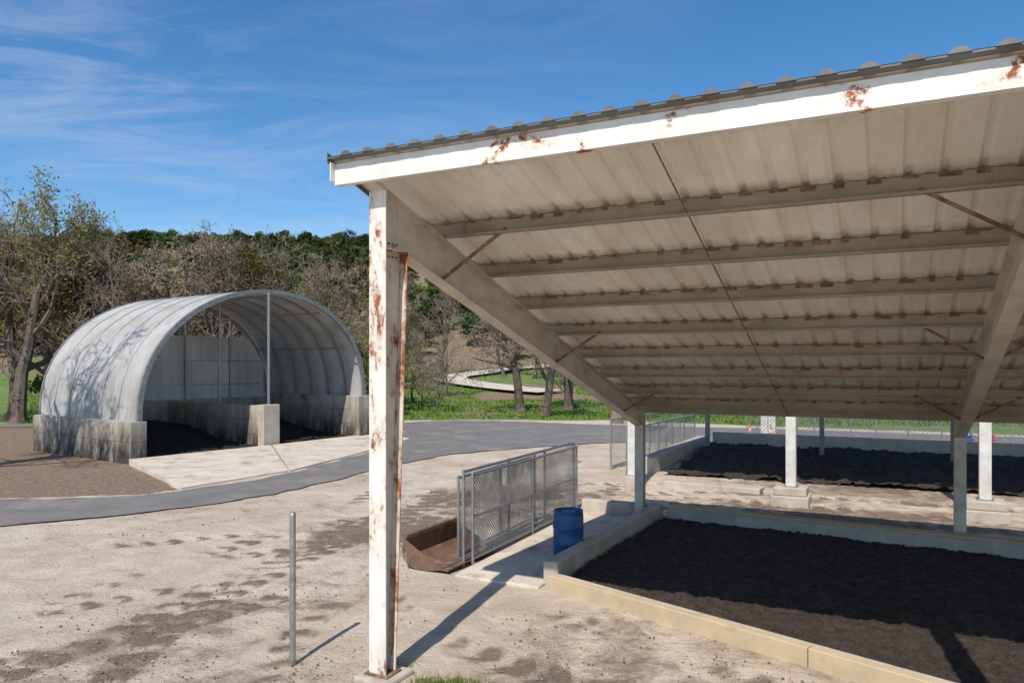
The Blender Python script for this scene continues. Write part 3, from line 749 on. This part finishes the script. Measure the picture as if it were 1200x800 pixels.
for x, y, s in ((-7.2, 60, .95), (-5.6, 57, .8), (-8.8, 66, 1.1), (-10.5, 58, .9), (-6.5, 72, 1.1), (4.5, 64, 1), (10, 68, 1.1), (12.5, 56, .8), (15, 60, 1)):
    put('young_tree', smallT, x, y, s)
for i, (x, y, s) in enumerate(((-24.5, 48, .5), (-30, 49, .45), (-10.5, 51, .38), (-8.8, 53, .35), (-27, 52, .6))):
    put('shrub', hilly, x, y, s)
D = empty('distant_trees')
R = random.Random(5)
cnt = 0
for i in range(6000):
    y = 86 + 225 * math.sqrt(R.random()); x = R.uniform(-.75 * y, .25 * y)
    if cnt > 1750: break
    if y < 118 and nz(x, y, .05, 2) < (.0 if x > -12 else -.35): continue
    if -16 < x < 26 and 78 < y < 120 and R.random() < .85: continue
    k = R.random() + .5 * nz(x, y, .03, 7)
    if y < 150: m = hillbare if k < .5 else (hilly if k < .7 else oaks[R.randrange(3)])
    else: m = hillbare if k < .2 else (hilly if k < .4 else oaks[R.randrange(3)])
    put('tree_%d' % cnt, m, x, y, R.uniform(.5, 1.0) * (.8 if y > 150 else 1), None, D); cnt += 1

# ------------------------------------------------------------------ grass + pebbles + weeds
def tufts(name, pts, h, mat='grassm', n=5, w=.012, spread=.08):
    mb = MB(); R = random.Random(3)
    for x, y, s in pts:
        z = terr(x, y) - (.02 if y < 50 else 0)
        for _ in range(n):
            a = R.uniform(0, 6.28); bx, by = x + R.gauss(0, spread), y + R.gauss(0, spread); ln = R.uniform(.1, .6) * h * s; hh = h * s * R.uniform(.5, 1.1)
            c, s_ = math.cos(a), math.sin(a); ww = w * s
            mb.add([(bx - s_ * ww, by + c * ww, z), (bx + s_ * ww, by - c * ww, z), (bx + c * ln, by + s_ * ln, z + hh)], [(0, 1, 2)], mat)
    return mb.obj(name)
pts = []
R = random.Random(8)
for _ in range(9000):
    y = R.uniform(44, 82); x = R.uniform(-.66 * y, .72 * y)
    a, g_, l_ = masks(x, y)
    if g_ > .6 and not (y < 49.5 and -7 < x < 6): pts.append((x, y, R.uniform(.6, 1.4)))
tufts('meadow_grass', pts, .24, n=4, w=.05, spread=.3)
pts = [(R.gauss(-.72, .20), R.gauss(8.12, .10), R.uniform(.5, 1)) for _ in range(170)] + [(R.uniform(3.3, 3.9), R.uniform(16.95, 17.3), 1) for _ in range(30)] \
    + [(R.gauss(-1.3, .15), R.gauss(8.75, .1), .5) for _ in range(25)] + [(R.gauss(-2.61, .1), R.gauss(8.85, .08), .45) for _ in range(18)]
tufts('weeds', pts, .12, n=6, w=.006, spread=.03)
for nm, mt, cntp, smin, smax, bias in (('gravel', 'pebble', 8000, .005, .014, .25), ('soil_clods', 'clod', 14000, .006, .020, -.05)):
    mb = MB()
    for _ in range(cntp):
        y = 6.6 + R.random() ** 1.6 * 18; x = R.uniform(-.75 * y, .5 * y)
        if inpoly(x, y, [(.4, 12), (3.6, 17.2), (12, 12), (9, 4), (5.4, 6.5)]): continue
        a, g_, l_ = masks(x, y); rr = rut(x, y)[0]
        if R.random() > a + bias + .3 * rr + .6 * nz(x, y, .8, 6): continue
        s = smin + smax * R.random() ** 3
        e = [Vector((R.uniform(.6, 1.3) * s, 0, 0)), Vector((0, R.uniform(.6, 1.3) * s, 0)), Vector((0, 0, R.uniform(.5, 1) * s))]
        rt = Matrix.Rotation(R.uniform(0, 3.1), 3, 'Z'); e = [rt @ q for q in e]; c = Vector((x, y, s * .3 - .022))
        mb.add([c + e[0], c + e[1], c - e[0], c - e[1], c + e[2], c - e[2]], [(0, 1, 4), (1, 2, 4), (2, 3, 4), (3, 0, 4), (1, 0, 5), (2, 1, 5), (3, 2, 5), (0, 3, 5)], mt)
    mb.obj(nm)

# ------------------------------------------------------------------ small far things
def cone(x, y):
    mb = MB(); mb.box(-.18, .18, -.18, .18, 0, .04, 'orange'); mb.tube((0, 0, .04), (0, 0, .32), .14, .085, 14, 'orange'); mb.tube((0, 0, .32), (0, 0, .46), .085, .06, 14, 'whitepost'); mb.tube((0, 0, .46), (0, 0, .72), .06, .025, 14, 'orange')
    mb.obj('traffic_cone', loc=(x, y, .01))
cone(12.6, 36.0); cone(11.9, 37.0)
mb = MB(); mb.box(-.35, .35, -.25, .25, .1, 1.15, 'whitepost'); mb.box(-.38, .38, -.28, .28, 1.152, 1.2, 'galv'); mb.box(-.3, .3, -.2, .2, 0, .098, 'concrete'); mb.box(-.02, .01, -.262, -.252, .2, 1.05, 'galv_dull')
mb.obj('utility_cabinet', loc=(13.0, 37.5, 0), rot=-.4, bevel=.01)
def hydrant(x, y, mat):
    mb = MB(); mb.tube((0, 0, 0), (0, 0, .06), .17, .17, 12, mat); mb.tube((0, 0, .06), (0, 0, .62), .1, .1, 12, mat); mb.tube((0, 0, .62), (0, 0, .68), .14, .14, 12, mat)
    mb.tube((0, 0, .68), (0, 0, .82), .12, .04, 12, mat); mb.tube((-.2, 0, .48), (.2, 0, .48), .05, .05, 10, mat); mb.tube((0, 0, .42), (0, -.19, .42), .065, .065, 10, mat)
    mb.obj('fire_hydrant', loc=(x, y, .01))
hydrant(19.8, 30.6, 'redpaint'); hydrant(18.9, 30.6, 'blue')
mb = MB(); mb.tube((0, 0, -.1), (0, 0, .9), .42, .36, 10, 'bark_pale'); mb.tube((0, 0, .9), (0, 0, .93), .36, .30, 10, 'timber'); mb.obj('tree_stump', loc=(6.6, 46.5, 0))

# ------------------------------------------------------------------ world, sun, camera
el = math.radians(50); sd = Vector((.32, .947, 0)).normalized()
w = bpy.data.worlds.new('World'); sc.world = w; w.use_nodes = True; nt = w.node_tree; nt.nodes.clear()
out = N(nt, 'ShaderNodeOutputWorld'); bg = N(nt, 'ShaderNodeBackground'); sky = N(nt, 'ShaderNodeTexSky', sky_type='NISHITA')
sky.sun_disc = False; sky.sun_elevation = el; sky.sun_rotation = math.atan2(-sd.x, -sd.y); sky.air_density = 1.0; sky.dust_density = .2; sky.ozone_density = 3.0
bg.inputs[1].default_value = .13
tc = N(nt, 'ShaderNodeTexCoord'); sp = N(nt, 'ShaderNodeSeparateXYZ'); nt.links.new(tc.outputs['Generated'], sp.inputs[0])
zc = mth(nt, 'ADD', mth(nt, 'MAXIMUM', sp.outputs[2], .02), .12)
cx = mth(nt, 'DIVIDE', sp.outputs[0], zc); cy = mth(nt, 'DIVIDE', sp.outputs[1], zc)
cb = N(nt, 'ShaderNodeCombineXYZ'); nt.links.new(cx, cb.inputs[0]); nt.links.new(cy, cb.inputs[1])
mp = N(nt, 'ShaderNodeMapping'); mp.inputs['Scale'].default_value = (.75, 1.7, 1); mp.inputs['Rotation'].default_value = (0, 0, .55); nt.links.new(cb.outputs[0], mp.inputs[0])
c1 = noise_n(nt, mp.outputs[0], 1.5, 12, .66, .7)
c2 = noise_n(nt, cb.outputs[0], .55, 3, .5)
cm = mth(nt, 'MULTIPLY', ramp(nt, c1, .42, .80), ramp(nt, c2, .34, .58))
left = ramp(nt, mth(nt, 'ADD', mth(nt, 'MULTIPLY', cx, -.4), .25), .05, .6)
cm = mth(nt, 'MULTIPLY', mth(nt, 'MULTIPLY', cm, left), .62)
hs = N(nt, 'ShaderNodeHueSaturation'); hs.inputs['Saturation'].default_value = 1.28; hs.inputs['Value'].default_value = 1.10; nt.links.new(sky.outputs[0], hs.inputs['Color'])
sk = mixc(nt, cm, hs.outputs[0], (6.2, 6.6, 7.2))
nt.links.new(sk, bg.inputs[0]); nt.links.new(bg.outputs[0], out.inputs[0])
sl = bpy.data.lights.new('sun', 'SUN'); sl.energy = 5.0; sl.angle = math.radians(.5); sl.color = (1, .935, .85)
so = bpy.data.objects.new('sun', sl); COL.objects.link(so)
dv = Vector((sd.x * math.cos(el), sd.y * math.cos(el), -math.sin(el))); so.rotation_euler = dv.to_track_quat('-Z', 'Y').to_euler(); so.location = (-10, -20, 30)
cd = bpy.data.cameras.new('camera'); cd.lens = 26; cd.sensor_width = 36; cd.shift_y = .025; cd.clip_end = 3000
co = bpy.data.objects.new('camera', cd); COL.objects.link(co); co.location = (0, 0, 3.5); co.rotation_euler = (math.radians(90), 0, 0); sc.camera = co
sc.view_settings.view_transform = 'Standard'; sc.view_settings.look = 'None'; sc.view_settings.exposure = 0
